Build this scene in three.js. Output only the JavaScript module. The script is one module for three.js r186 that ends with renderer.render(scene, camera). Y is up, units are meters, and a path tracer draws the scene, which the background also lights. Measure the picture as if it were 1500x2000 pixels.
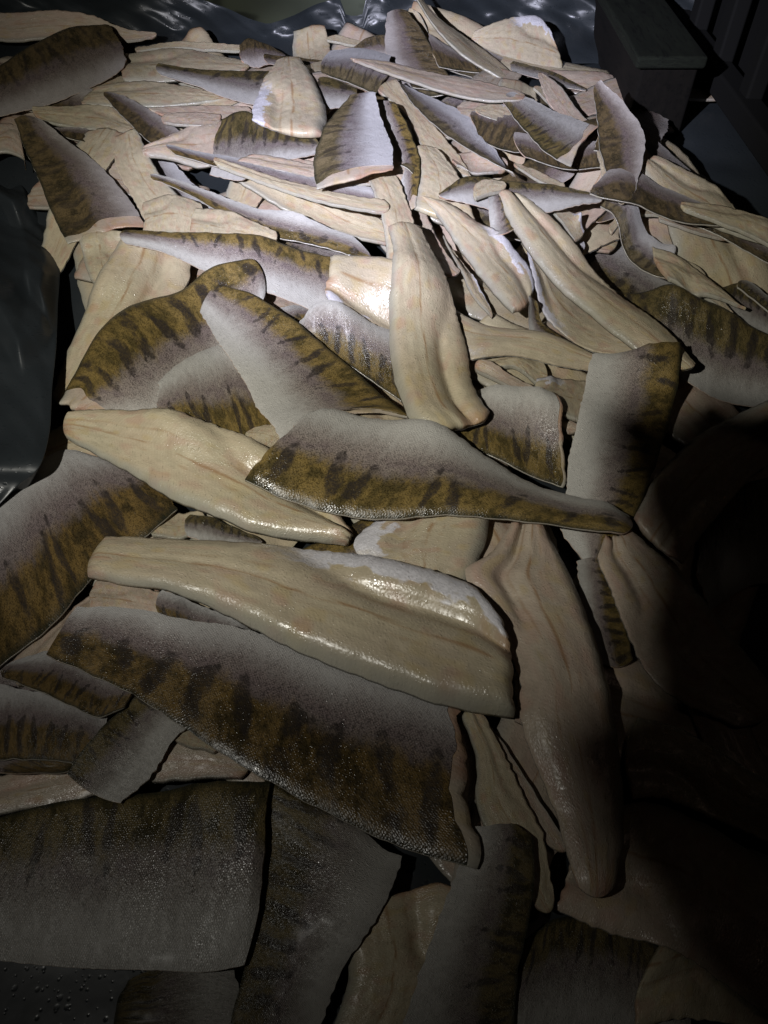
import * as THREE from 'three';
import { RoundedBoxGeometry } from 'three/addons/geometries/RoundedBoxGeometry.js';
import { MarchingCubes } from 'three/addons/objects/MarchingCubes.js';
import { mergeGeometries } from 'three/addons/utils/BufferGeometryUtils.js';

// ---------------------------------------------------------------- camera, lamp, exposure
const scene = new THREE.Scene();
scene.background = new THREE.Color(0x000000);
const CAM_H = 0.53, PITCH = THREE.MathUtils.degToRad(50), FPX = 1455;          // FPX: focal length in pixels of the 1500 x 2000 photograph
const camera = new THREE.PerspectiveCamera(2 * Math.atan(1000 / FPX) * 180 / Math.PI, 768 / 1024, 0.01, 30);
camera.position.set(0, CAM_H, 0);
camera.lookAt(0, CAM_H - Math.sin(PITCH), -Math.cos(PITCH));
const renderer = new THREE.WebGLRenderer({ antialias: true });
renderer.setSize(768, 1024);
renderer.toneMapping = THREE.LinearToneMapping;
renderer.toneMappingExposure = 1;
renderer.shadowMap.enabled = true;

const LAMP = new THREE.Vector3(-0.40, 0.68, 0.0);
function spot(intensity, color, target, deg, penumbra, radius) {
  const l = new THREE.SpotLight(color, intensity, 0, deg * Math.PI / 180, penumbra, 2);
  l.position.copy(LAMP); l.target.position.set(...target); l.castShadow = true; l.shadow.radius = radius;
  l.shadow.mapSize.set(2048, 2048); l.shadow.camera.near = 0.02; l.shadow.camera.far = 6;
  scene.add(l, l.target);
  return l;
}
spot(9.2, 0xdcdfff, [0.06, 0.15, -1.08], 21, 1, 0.55);      // hot centre of the torch beam
spot(2.15, 0xfbf8ee, [0.03, 0.12, -0.90], 38, 1, 0.55);      // the middle of the beam
spot(0.54, 0xfbf8ee, [0.02, 0.10, -0.90], 58, 1, 0.55);     // its wide spill

// ---------------------------------------------------------------- helpers
let seed = 12345;
const rnd = () => { seed = (seed * 1664525 + 1013904223) >>> 0; return seed / 4294967296; };
const rr = (a, b) => a + (b - a) * rnd();
const clamp = (x, a = 0, b = 1) => Math.min(b, Math.max(a, x));
const lerp = (a, b, t) => a + (b - a) * t;
const ss = (a, b, x) => { const t = clamp((x - a) / (b - a)); return t * t * (3 - 2 * t); };
const NT = new Float32Array(65536); for (let i = 0; i < 65536; i++) NT[i] = rnd();
function noise(x, y) {
  const xi = Math.floor(x), yi = Math.floor(y); let fx = x - xi, fy = y - yi;
  fx = fx * fx * (3 - 2 * fx); fy = fy * fy * (3 - 2 * fy);
  const x0 = xi & 255, x1 = (xi + 1) & 255, y0 = (yi & 255) << 8, y1 = ((yi + 1) & 255) << 8;
  const a = NT[y0 + x0], b = NT[y0 + x1], c = NT[y1 + x0], d = NT[y1 + x1];
  return a + (b - a) * fx + (c - a) * fy + (a - b - c + d) * fx * fy;
}
const fbm = (x, y, o = 3) => { let s = 0, a = 0.5, t = 0; for (let i = 0; i < o; i++) { s += a * noise(x, y); t += a; x = x * 2.03 + 17.3; y = y * 2.03 + 9.1; a *= 0.5; } return s / t; };
const hash = (i, j) => NT[((j * 57 + 13) & 255) * 256 + ((i * 131 + 7) & 255)];
const counts = {};
const numbered = (n) => { const k = counts[n] = (counts[n] ?? -1) + 1; return k ? `${n}_${String(k).padStart(3, '0')}` : n; };
function put(o, name, label, category, group, kind, parent = scene) {
  o.name = parent === scene ? numbered(name) : name;
  if (label) o.userData.label = label;
  if (category) o.userData.category = category;
  if (group) o.userData.group = group;
  if (kind) o.userData.kind = kind;
  o.traverse((m) => { if (m.isMesh) { m.castShadow = true; m.receiveShadow = true; } });
  parent.add(o);
  return o;
}
// the direction in which a pixel of the photograph looks
const CP = Math.cos(PITCH), SP = Math.sin(PITCH);
function ray(px, py) {
  const a = (px - 750) / FPX, b = (1000 - py) / FPX;
  return [a, -SP + b * CP, -CP - b * SP];
}
// where that direction meets the plane y = p0 + p1 x + p2 z
function onPlane(px, py, p) {
  const [dx, dy, dz] = ray(px, py);
  let t = (p[0] - CAM_H) / (dy - p[1] * dx - p[2] * dz);
  if (!(t > 0.1 && t < 4)) t = (p[0] - CAM_H) / dy;
  return [dx * t, CAM_H + dy * t, dz * t];
}
function at(px, py, y) { return onPlane(px, py, [y, 0, 0]); }

// ---------------------------------------------------------------- textures of skin and flesh, uv: u head to tail (about 300 mm), v back to belly (about 90 mm)
const TW = 768, TH = 384;
function bake(fn) {
  const c = new Uint8Array(TW * TH * 4), b = new Uint8Array(TW * TH * 4), out = [0, 0, 0, 0, 0];
  const enc = new Uint8Array(4096); for (let i = 0; i < 4096; i++) { const x = i / 4095; enc[i] = Math.round(255 * (x < 0.0031308 ? 12.92 * x : 1.055 * Math.pow(x, 1 / 2.4) - 0.055)); }
  const e = (x) => enc[Math.round(clamp(x) * 4095)];
  for (let j = 0; j < TH; j++) for (let i = 0; i < TW; i++) {
    fn((i + 0.5) / TW, (j + 0.5) / TH, out);
    const k = (j * TW + i) * 4;
    c[k] = e(out[0] * 0.76); c[k + 1] = e(out[1] * 0.76); c[k + 2] = e(out[2] * 0.76); c[k + 3] = 255;
    b[k] = 255 * clamp(out[3]); b[k + 1] = 255 * clamp(out[4]); b[k + 2] = 0; b[k + 3] = 255;
  }
  const tex = (d, srgb) => { const t = new THREE.DataTexture(d, TW, TH, THREE.RGBAFormat); t.magFilter = THREE.LinearFilter; t.minFilter = THREE.LinearFilter; if (srgb) t.colorSpace = THREE.SRGBColorSpace; t.needsUpdate = true; return t; };
  return [tex(c, true), tex(b, false)];
}
function droplets(X, Y, sd, cell, prob) {      // one drop at most in each cell, wholly inside it
  const i = Math.floor(X / cell), j = Math.floor(Y / cell);
  if (hash(i + sd * 3, j + sd) > prob) return 0;
  const r = 0.14 + 0.24 * hash(i + 5, j + sd + 8), cx = i + r + (1 - 2 * r) * hash(i + 91, j + sd), cy = j + r + (1 - 2 * r) * hash(i + sd, j + 47);
  const d = ((X / cell - cx) ** 2 + (Y / cell - cy) ** 2) / (r * r);
  return d < 1 ? Math.sqrt(1 - d) : 0;
}
const SKIN_TONES = {   // gold patches, dark patches, flank, belly, strength of the bars, where the back ends
  gold: [[0.30, 0.208, 0.068], [0.105, 0.080, 0.031], [0.39, 0.325, 0.285], [0.62, 0.60, 0.55], 1.0, 0.47],
  olive: [[0.20, 0.15, 0.060], [0.064, 0.054, 0.026], [0.31, 0.27, 0.235], [0.53, 0.51, 0.47], 0.95, 0.44],
  rust: [[0.24, 0.155, 0.052], [0.070, 0.052, 0.024], [0.31, 0.255, 0.24], [0.55, 0.535, 0.52], 0.95, 0.52],
  dusk: [[0.19, 0.135, 0.065], [0.065, 0.052, 0.030], [0.245, 0.195, 0.165], [0.44, 0.40, 0.37], 0.6, 0.58],
  pale: [[0.27, 0.21, 0.115], [0.13, 0.105, 0.055], [0.38, 0.335, 0.32], [0.62, 0.605, 0.60], 0.8, 0.40],
};
function skinTexture(tone, sd) {
  const [lo, hi, fl, be, bars, edge0] = SKIN_TONES[tone], NB = [8, 10, 9][sd % 3], edge = edge0 + [0, -0.06, 0.07][sd % 3], barW = [1, 0.75, 1.25][sd % 3], o1 = sd * 37.7, o2 = sd * 53.1;
  return bake((u, v, out) => {
    const X = u * 300, Y = v * 90;
    const n1 = fbm(X / 15 + o1, Y / 26 + o2, 3), n2 = fbm(X / 4.5 + o2, Y / 6 + o1, 3), n3 = noise(X / 0.7 + o1, Y / 0.6), n4 = noise(X / 2.6 + o2, Y / 0.7 + o1), n5 = noise(X / 1.5 + o2, Y / 1.2 + o2);
    const b = edge + 0.13 * (n1 - 0.5) + 0.06 * (n2 - 0.5) - 0.04 * u + 0.03 * (n5 - 0.5);
    const belly = ss(b + 0.04, b + 0.42, v), flank = ss(b - 0.14, b + 0.05, v);
    const g = ss(0.28, 0.70, 0.50 * n1 + 0.52 * n2);
    let bar = 0;
    const nb = fbm(X / 5.5 + o2 + 3, Y / 7 + o1 + 8, 3) - 0.5;
    for (let k = 0; k < NB; k++) {
      const h1 = hash(k + sd * 11, 3), h2 = hash(k + sd * 7, 9), h3 = hash(k + sd * 5, 21);
      const uc = (k + 0.5 + 0.5 * (h1 - 0.5)) / NB + 0.022 * Math.sin(v * 5 + k * 2.1 + sd), w = (0.016 + 0.012 * h2) * barW;
      const d = (u - uc) / w; if (Math.abs(d) > 2.6) continue;
      const body = Math.exp(-d * d) * (1 - ss(b - 0.10 + 0.14 * (h2 - 0.5), b + 0.04, v)) * (0.55 + 0.45 * ss(0.02, 0.2, v)) * (0.9 + 0.25 * Math.sin(v * 13 + h3 * 6));
      bar = Math.max(bar, ss(0.30, 0.78, body + 0.95 * nb));
      const ds = d * d * 1.5 + ((v - b - 0.05 * (h1 - 0.3)) / 0.055) ** 2;
      bar = Math.max(bar, (h3 > 0.25 ? 0.9 : 0.2) * ss(0.36, 0.85, Math.exp(-ds) + 0.8 * nb));
    }
    bar = clamp(bar * bars);
    const speck = ss(0.45, 0.80, n3) * (1 - belly);
    const Yw = Y + 1.6 * n2 + 0.35 * n5, Xw = X + 2.2 * n2 + 0.5 * n3, j = Math.floor(Yw / 1.25), fx = Xw / 2.3 + (j & 1) * 0.5, fy = Yw / 1.25 - j, dx = fx - Math.floor(fx) - 0.3, dy = fy - 0.5;
    const scale = ss(0.26, 0.60, Math.sqrt(dx * dx + 0.55 * dy * dy)) * (0.4 + 0.6 * ss(0.25, 0.7, n2));
    const rim = 1 - ss(0.0, 0.035 + 0.05 * n2, v);
    const plum = Math.exp(-(((v - b - 0.03) / 0.10) ** 2)) * ss(0.35, 0.65, fbm(X / 14 + o2, Y / 10 + o2, 2));
    for (let c = 0; c < 3; c++) {
      let x = lerp(hi[c], lo[c], g);
      x = lerp(x, fl[c] * (0.80 + 0.4 * n2), flank);
      x = lerp(x, be[c] * (0.88 + 0.10 * n4 + 0.12 * n2), belly);
      x = lerp(x, [0.23, 0.175, 0.18][c], plum * 0.5 * (1 - belly));
      x *= 1 - speck * 0.55;
      x = lerp(x, [0.036, 0.030, 0.028][c], bar * 0.88 * (0.62 + 0.5 * n5));
      x = lerp(x, [0.022, 0.026, 0.018][c] * (0.5 + n3), rim * (0.55 + 0.4 * n5));
      x *= 1 - 0.52 * scale * (0.25 + 0.75 * flank) * (1 - 0.35 * belly) + 0.12 * (n5 - 0.5) * (1 - 0.5 * belly);
      out[c] = x;
    }
    const drop = droplets(X, Y, sd, 3.4, 0.13), d2 = droplets(X + 9, Y + 5, sd + 2, 1.6, 0.16);
    out[3] = 0.30 + 0.15 * (1 - scale) + 0.13 * n3 + 0.08 * n5 + 0.18 * drop + 0.16 * d2;
    out[4] = clamp(0.32 - 0.17 * Math.max(drop, d2) + 0.5 * (n1 - 0.5) + 0.10 * belly, 0.14, 1);
  });
}
const FLESH_TONES = {  // body, second tint, amount of membrane, pin bone slits
  cream: [[0.575, 0.505, 0.35], [0.56, 0.465, 0.325], 0.0, 0.6],
  pink: [[0.555, 0.47, 0.365], [0.535, 0.415, 0.33], 0.0, 0.3],
  film: [[0.56, 0.485, 0.34], [0.52, 0.44, 0.32], 1.0, 0.5],
};
function fleshTexture(tone, sd) {
  const [c0, c1, film, slits] = FLESH_TONES[tone], o1 = sd * 29.3 + 5, o2 = sd * 61.7 + 11;
  return bake((u, v, out) => {
    const X = u * 300, Y = v * 90;
    const n1 = fbm(X / 40 + o1, Y / 18 + o2, 3), n2 = fbm(X / 9 + o2, Y / 6 + o1, 3), n3 = noise(X / 1.3 + o1, Y / 1.1), n4 = fbm(X / 22 + o1, Y / 3.2, 2), n6 = fbm(X / 50 + o2, Y / 1.9 + o1, 2), n7 = fbm(X / 20 + o2 + 9, Y / 14 + 4, 2);
    const vl = lerp(0.42, 0.5, u) + 0.02 * (noise(X / 30 + o1, 3) - 0.5);
    const line = Math.exp(-(((v - vl) / 0.022) ** 2)) * ss(0.35, 0.7, n4) + 0.45 * Math.exp(-(((v - vl + 0.11) / 0.02) ** 2)) * ss(0.45, 0.75, n2) + 0.5 * Math.exp(-(((v - vl - 0.16) / 0.03) ** 2)) * ss(0.4, 0.75, n4);
    const my = Math.sin((X / 3.4 + Math.abs(v - vl) * 11 + 1.1 * n2) * 6.283) * 0.5 + 0.5;
    const back = 1 - ss(0.0, 0.12 + 0.08 * n2, v);
    const red = 0.8 * ss(0.94, 0.99, u + 0.05 * (n2 - 0.5)) * ss(0.45, 0.70, n1 + 0.2 * (n2 - 0.5)) + 0.85 * ss(0.945, 1.0, 1 - u + 0.06 * (n2 - 0.5)) * ss(0.42, 0.60, n1);
    let slit = 0;
    for (const [row, sp] of [[0.13, 7], [0.27, 9], [0.62, 11]]) {
      const k = Math.floor(X / sp), h = hash(k + sd * 5, Math.round(row * 100));
      if (h > 0.55) continue;
      const px = (X / sp - k - 0.3 - 0.4 * h) * sp, py = Y - 90 * (row + 0.05 * (hash(k, sd) - 0.5));
      slit += Math.exp(-((px - 0.25 * py) ** 2) / 0.12 - (py * py) / 1.6);
    }
    const yell = ss(0.6, 0.85, fbm(X / 16 + o2, Y / 12, 2)) * 0.35;
    const mb = film * ss(0.0, 0.05, v - 0.80 + 0.34 * (n1 - 0.5) + 0.20 * (n2 - 0.5)) * (1 - ss(0.42, 0.62, u + 0.2 * (n2 - 0.5)));
    for (let c = 0; c < 3; c++) {
      let x = lerp(c0[c], c1[c], ss(0.25, 0.75, n1));
      x *= 0.80 + 0.26 * n2 + 0.13 * my * my * n7 + 0.12 * n1 + 0.05 * (n3 - 0.5) + 0.07 * (n6 - 0.5);
      x = lerp(x, [0.56, 0.42, 0.17][c], yell);
      x = lerp(x, [0.50, 0.30, 0.22][c], 0.40 * ss(0.55, 0.80, n7));
      x = lerp(x, [0.34, 0.35, 0.31][c], back * 0.65);
      x = lerp(x, [0.34, 0.19, 0.085][c], clamp(line) * 0.72);
      x = lerp(x, [0.42, 0.17, 0.09][c], clamp(red) * 0.5);
      x = lerp(x, [0.10, 0.08, 0.06][c], clamp(slit) * slits);
      x = lerp(x, [0.72, 0.71, 0.76][c] * (0.82 + 0.30 * n3 * n2 * 2), mb * 0.9);
      out[c] = x;
    }
    const drop = droplets(X, Y, sd + 4, 3.0, 0.16), drop2 = droplets(X + 31, Y + 17, sd + 9, 1.5, 0.24), wet = ss(0.42, 0.62, fbm(X / 30 + o2, Y / 14 + o2, 2));
    out[3] = 0.27 + 0.03 * my * n7 + 0.15 * n3 + 0.10 * n2 + 0.18 * drop + 0.16 * drop2 + 0.14 * mb * n2;
    out[4] = clamp(lerp(0.36, 0.25, wet) - 0.16 * Math.max(drop, drop2) + 0.22 * (n2 - 0.5) + 0.10 * mb, 0.12, 1);
  });
}
const MATS = {};
function matOf(kind, tone, sd, tint = 0xffffff) {
  const key = kind + tone + sd, mk = key + tint;
  if (!MATS[key]) MATS[key] = kind === 's' ? skinTexture(tone, sd) : fleshTexture(tone, sd);
  if (!MATS['m' + mk]) {
    const [map, br] = MATS[key];
    MATS['m' + mk] = new THREE.MeshPhysicalMaterial({ name: `${kind === 's' ? 'skin' : 'flesh'}_${tone}_${sd}`, color: tint, map, bumpMap: br, bumpScale: kind === 's' ? 0.0012 : 0.0012, roughnessMap: br, roughness: 1, ior: 1.45, clearcoat: kind === 's' ? 0.05 : 0.12, clearcoatRoughness: 0.22 });
  }
  return MATS['m' + mk];
}
const under = { s: new THREE.MeshPhysicalMaterial({ name: 'skin_underside', color: new THREE.Color().setRGB(0.045, 0.047, 0.042), roughness: 0.35 }) };

// ---------------------------------------------------------------- the heap: each fillet is draped over what lies below it
const GX0 = -1.0, GZ0 = -2.0, GC = 0.003, GW = 680, GH = 800;
const HF = new Float32Array(GW * GH);
function floorAt(x, z) { return 0.125 * ss(0.45, 1.15, -z) + 0.9 * Math.max(0, -z - 1.2); }
for (let j = 0; j < GH; j++) for (let i = 0; i < GW; i++) HF[j * GW + i] = floorAt(GX0 + i * GC, GZ0 + j * GC);
const hAt = (x, z) => { const i = clamp(Math.round((x - GX0) / GC), 0, GW - 1), j = clamp(Math.round((z - GZ0) / GC), 0, GH - 1); return HF[j * GW + i]; };
function hit(px, py) {
  const [dx, dy, dz] = ray(px, py);
  for (let t = 0.2; t < 2.6; t += 0.004) { const y = CAM_H + dy * t; if (y <= hAt(dx * t, dz * t)) return y; }
  return 0;
}
function onFloor(px, py) {
  const [dx, dy, dz] = ray(px, py);
  for (let t = 0.2; t < 2.6; t += 0.003) { const y = CAM_H + dy * t; if (y <= floorAt(dx * t, dz * t)) return [dx * t, y, dz * t]; }
  return [dx * 2, 0, dz * 2];
}
function fitPlane(P) {                    // least squares y = p0 + p1 x + p2 z
  let mx = 0, my = 0, mz = 0; for (const p of P) { mx += p[0]; my += p[1]; mz += p[2]; } mx /= P.length; my /= P.length; mz /= P.length;
  let xx = 1e-4, zz = 1e-4, xz = 0, xy = 0, zy = 0;
  for (const p of P) { const a = p[0] - mx, b = p[2] - mz, c = p[1] - my; xx += a * a; zz += b * b; xz += a * b; xy += a * c; zy += b * c; }
  const det = xx * zz - xz * xz, p1 = (xy * zz - zy * xz) / det, p2 = (zy * xx - xy * xz) / det;
  return [my - p1 * mx - p2 * mz, p1, p2];
}
const pts = (s) => s.trim().split(/\s+/).map((p) => p.split(',').map(Number));
function resample(P, n) {          // smooth curve through 3-D points, n + 1 even samples
  const c = new THREE.CatmullRomCurve3(P.map((p) => new THREE.Vector3(...p)), false, 'centripetal');
  return c.getSpacedPoints(n).map((p) => [p.x, p.y, p.z]);
}
const NU = 68, NV = 22, report = [];
const FILLETS = [], TOPS = [];
const GROUP = 'raw fish fillets heaped in the lined bin';
function fillet(kind, tone, A, B, label, o = {}) {
  const id = FILLETS.length, sd = o.sd ?? (id * 7 + 3) % 97, R = (k) => hash(id * 3 + k, id + 11 * k);
  const Ap = typeof A === 'string' ? pts(A) : null, Bp = typeof B === 'string' ? pts(B) : null;
  const n = (NU + 1) * (NV + 1), at2 = (i, j) => i * (NV + 1) + j;
  let X = new Float32Array(n), Z = new Float32Array(n), Y = new Float32Array(n), L = 0, W = 0;
  let plane = [0, 0, 0], base = [0, 0, 0], near = 1;
  if (Ap) {
    const all = [...Ap, ...Bp], cx = all.reduce((s, p) => s + p[0], 0) / all.length, cy = all.reduce((s, p) => s + p[1], 0) / all.length;
    base = fitPlane(all.map((p) => onFloor(p[0], p[1])));        // slope of the ground below the fillet
    plane = [base[0] + Math.max(0, hit(cx, cy) - onFloor(cx, cy)[1]), base[1], base[2]];
    near = ss(420, 700, cy);
  }
  const far = Ap ? 1 - 0.42 * ss(620, 300, Ap.reduce((q, p) => q + p[1], 0) / Ap.length) : 0.8, Tm = () => (o.t ?? (kind === 'f' ? 13 : 8.5)) * 0.00074 * far * clamp(W / 0.085, 0.5, 1.1);
  const lift = o.lift ?? [0, 0, 0, 0];   // extra height in mm at head, tail, back edge, belly edge
  for (let pass = 0; pass < (Ap ? 3 : 1); pass++) {
    let EA, EB;
    if (Ap) { EA = resample(Ap.map((p) => onPlane(p[0], p[1], plane)), NU); EB = resample(Bp.map((p) => onPlane(p[0], p[1], plane)), NU); }
    else { EA = resample(A, NU); EB = resample(B, NU); }
    L = 0; W = 0;
    for (let i = 0; i <= NU; i++) {
      const a = EA[i], b = EB[i], w = Math.hypot(a[0] - b[0], a[2] - b[2]);
      W = Math.max(W, w);
      if (i) L += Math.hypot((a[0] + b[0] - EA[i - 1][0] - EB[i - 1][0]) / 2, (a[2] + b[2] - EA[i - 1][2] - EB[i - 1][2]) / 2);
    }
    for (let i = 0; i <= NU; i++) {
      const a = EA[i], b = EB[i], p = EA[Math.max(0, i - 1)], q = EA[Math.min(NU, i + 1)], p2 = EB[Math.max(0, i - 1)], q2 = EB[Math.min(NU, i + 1)];
      let tx = (q[0] + q2[0] - p[0] - p2[0]), tz = (q[2] + q2[2] - p[2] - p2[2]); const tl = Math.hypot(tx, tz) || 1; tx /= tl; tz /= tl;
      const u = i / NU;
      const sm = u * L, ja = 0.0011 * (noise(sm * 120 + id * 3.1, 1.5) - 0.5) * 2, jb = (o.rag ?? 1) * (0.0024 * (noise(sm * 24 + id * 5.7, 7.5) - 0.5) + 0.0013 * (noise(sm * 260 + id, 2.5) - 0.5)) * 2;
      let nx = b[0] - a[0], nz = b[2] - a[2]; const nl = Math.hypot(nx, nz) || 1; nx /= nl; nz /= nl;
      for (let j = 0; j <= NV; j++) {
        const v = j / NV, k = at2(i, j);
        const endH = Math.exp(-u * L / 0.02), endT = Math.exp(-(1 - u) * L / 0.018), arch = 1 - (2 * v - 1) ** 2;
        const rag = (o.head ?? 1) * endH * clamp(W / 0.08, 0.2, 1) * (0.014 * (noise(v * W * 32 + id * 2.3, 4.4) - 0.5) + 0.003 * (noise(v * W * 150 + id, 8.8) - 0.5)) - endH * (o.hb ?? 0.004) * arch + endT * (o.tb ?? 0.006) * arch;
        const e = ja * (1 - v) * (1 - v) * -1 + jb * v * v;
        X[k] = lerp(a[0], b[0], v) + tx * rag + nx * e; Z[k] = lerp(a[2], b[2], v) + tz * rag + nz * e;
      }
    }
    const T = new Float32Array(n); let Yb = new Float32Array(n);
    for (let k = 0; k < n; k++) {
      let m = hAt(X[k], Z[k]);
      for (const [ox, oz] of [[0.003, 0], [-0.003, 0], [0, 0.003], [0, -0.003]]) m = Math.max(m, hAt(X[k] + ox, Z[k] + oz));
      T[k] = m;
    }
    Y.set(T);
    const IT = o.soft ?? 150;
    for (let it = 0; it < IT; it++) {
      for (let i = 0, k = 0; i <= NU; i++) for (let j = 0; j <= NV; j++, k++) {
        const s = (Y[i ? k - NV - 1 : k] + Y[i < NU ? k + NV + 1 : k] + Y[j ? k - 1 : k] + Y[j < NV ? k + 1 : k]) * 0.25, t = T[k];
        Yb[k] = s > t ? s : t;
      }
      [Y, Yb] = [Yb, Y];
    }
    for (let it = 0; it < 14; it++) {
      for (let i = 0; i <= NU; i++) for (let j = 0; j <= NV; j++) {
        const s = Y[at2(Math.max(0, i - 1), j)] + Y[at2(Math.min(NU, i + 1), j)] + Y[at2(i, Math.max(0, j - 1))] + Y[at2(i, Math.min(NV, j + 1))];
        Yb[at2(i, j)] = s / 4;
      }
      [Y, Yb] = [Yb, Y];
    }
    if (Ap && near < 1) {            // towards the far end the heap is packed tight: pieces lie flatter and press into one another
      const q = []; let mx = 0, my = 0, mz = 0; for (let k = 0; k < n; k++) { q.push([X[k], Y[k], Z[k]]); mx += X[k] / n; my += Y[k] / n; mz += Z[k] / n; }
      const f = fitPlane(q), keep = lerp(0.30, 1, near); let sd2 = 0;
      for (let k = 0; k < n; k++) { const dv = Y[k] - f[0] - f[1] * X[k] - f[2] * Z[k]; sd2 += dv * dv / n; Y[k] = my + lerp(base[1], f[1], near) * (X[k] - mx) + lerp(base[2], f[2], near) * (Z[k] - mz) + dv * keep; }
      for (let k = 0; k < n; k++) Y[k] += (1 - near) * 0.85 * Math.sqrt(sd2);
    }
    let up = 0; for (let k = 0; k < n; k++) up = Math.max(up, T[k] - Y[k]); up = Math.min(0.0025, up * 0.6) * near;
    for (let i = 0; i <= NU; i++) for (let j = 0; j <= NV; j++) {
      const u = i / NU, v = j / NV, k = at2(i, j);
      Y[k] += up + 0.0006 + 0.001 * (o.up ?? 0) + 0.001 * (lift[0] * Math.pow(1 - u, 1.6) + lift[1] * Math.pow(u, 1.6) + lift[2] * Math.pow(1 - v, 1.5) + lift[3] * Math.pow(v, 1.5));
    }
    if (Ap && pass < 2) {            // best plane through the draped sheet
      let mx = 0, mz = 0, my = 0; for (let k = 0; k < n; k++) { mx += X[k]; mz += Z[k]; my += Y[k]; } mx /= n; mz /= n; my /= n;
      const q = []; for (let k = 0; k < n; k += 3) q.push([X[k], Y[k], Z[k]]);
      const fit = fitPlane(q), w = near, p1 = lerp(base[1], clamp(fit[1], -0.3, 0.3), w), p2 = lerp(base[2], clamp(fit[2], -0.5, 0.12), w);
      const th = 0.4 * Tm();
      plane = [my + th - p1 * mx - p2 * mz, p1, p2];
    }
  }
  // thickness
  const H = new Float32Array(n), e0 = kind === 'f' ? 0.0034 : 0.0022, e1 = kind === 'f' ? 0.0018 : 0.0013;
  for (let i = 0; i <= NU; i++) for (let j = 0; j <= NV; j++) {
    const u = i / NU, v = j / NV; let h;
    const k = at2(i, j), wl = Math.hypot(X[at2(i, 0)] - X[at2(i, NV)], Z[at2(i, 0)] - Z[at2(i, NV)]);
    if (kind === 'f') {
      const tl = ss(0.30, 0.62, u), flapOn = (o.flap ?? 1) * (1 - tl), end = lerp(1.0, 0.64, flapOn);
      const q = clamp(v / end), dome = Math.pow(clamp(1 - Math.pow(Math.abs(q - 0.40) / 0.62, 2.6)), 0.75);
      const gr = 0.08 * Math.exp(-(((v - lerp(0.36, 0.5, tl)) / 0.045) ** 2)) * (0.4 + 0.9 * noise(u * 5 + id, 3)) + 0.05 * Math.exp(-(((v - 0.24) / 0.03) ** 2));
      const flap = flapOn * (0.40 + 0.12 * Math.sin(clamp((v - 0.66) / 0.3) * 3.14)) * ss(0.64, 0.76, v);
      h = Math.max(0.13, Math.pow(dome ** 4 + flap ** 4, 0.25)) - gr * dome;
      h *= lerp(1, 0.55, ss(0.45, 1, u)) * (0.96 + 0.08 * fbm(u * L * 30 + id, v * W * 40 + id, 2));
    } else {
      h = 0.42 + 0.58 * Math.pow(clamp(1 - Math.abs(v - 0.42) ** 1.8 * 3.2), 1);
      h *= lerp(1, 0.6, ss(0.4, 1, u)) * (0.94 + 0.12 * fbm(u * 7 + id, v * 3 + id, 2));
    }
    const d = Math.min(v * wl, (1 - v) * wl, u * L + 0.0015, (1 - u) * L), rd = kind === 'f' ? 0.013 : 0.009, q = clamp(d / rd);
    const ed = lerp(e0, e1, v) * (0.5 + 0.5 * far), round = Math.sqrt(1 - (1 - q) * (1 - q));
    H[k] = ed + Math.max(0, h * Tm() - ed) * round + (kind === 'f' ? 0.0006 : 0.0003) * (noise(u * L * 200 + id, v * W * 200) - 0.5);
  }
  // stamp into the height field
  for (let i = 0; i < NU; i++) for (let j = 0; j < NV; j++) {
    const k0 = at2(i, j), k1 = at2(i + 1, j), k2 = at2(i, j + 1), k3 = at2(i + 1, j + 1);
    const m = Math.max(1, Math.ceil(Math.max(Math.hypot(X[k0] - X[k1], Z[k0] - Z[k1]), Math.hypot(X[k0] - X[k2], Z[k0] - Z[k2])) / GC * 1.6));
    for (let a = 0; a <= m; a++) for (let b = 0; b <= m; b++) {
      const s = a / m, t = b / m, w0 = (1 - s) * (1 - t), w1 = s * (1 - t), w2 = (1 - s) * t, w3 = s * t;
      const x = X[k0] * w0 + X[k1] * w1 + X[k2] * w2 + X[k3] * w3, z = Z[k0] * w0 + Z[k1] * w1 + Z[k2] * w2 + Z[k3] * w3;
      const y = (Y[k0] + H[k0]) * w0 + (Y[k1] + H[k1]) * w1 + (Y[k2] + H[k2]) * w2 + (Y[k3] + H[k3]) * w3;
      const gi = Math.round((x - GX0) / GC), gj = Math.round((z - GZ0) / GC);
      if (gi >= 0 && gj >= 0 && gi < GW && gj < GH && HF[gj * GW + gi] < y) HF[gj * GW + gi] = y;
    }
  }
  // meshes
  let bx = 0, bz = 0, by = 1e9; for (let k = 0; k < n; k++) { bx += X[k] / n; bz += Z[k] / n; by = Math.min(by, Y[k]); }
  const g = new THREE.Group(); g.position.set(bx, by, bz);
  const flip = (() => { const i = NU >> 1, j = NV >> 1, k = at2(i, j), a = at2(i + 1, j), b = at2(i, j + 1); return ((Z[a] - Z[k]) * (X[b] - X[k]) - (X[a] - X[k]) * (Z[b] - Z[k])) < 0; })();
  const sheet = (yOf, up) => {
    const pos = [], uv = [], idx = [];
    for (let k = 0; k < n; k++) { pos.push(X[k] - bx, yOf(k) - by, Z[k] - bz); uv.push(Math.floor(k / (NV + 1)) / NU, (k % (NV + 1)) / NV); }
    for (let i = 0; i < NU; i++) for (let j = 0; j < NV; j++) {
      const a = at2(i, j), b = at2(i + 1, j), c = at2(i, j + 1), d = at2(i + 1, j + 1);
      if (up !== flip) idx.push(a, b, c, c, b, d); else idx.push(a, c, b, c, d, b);
    }
    return { pos, uv, idx };
  };
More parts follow.
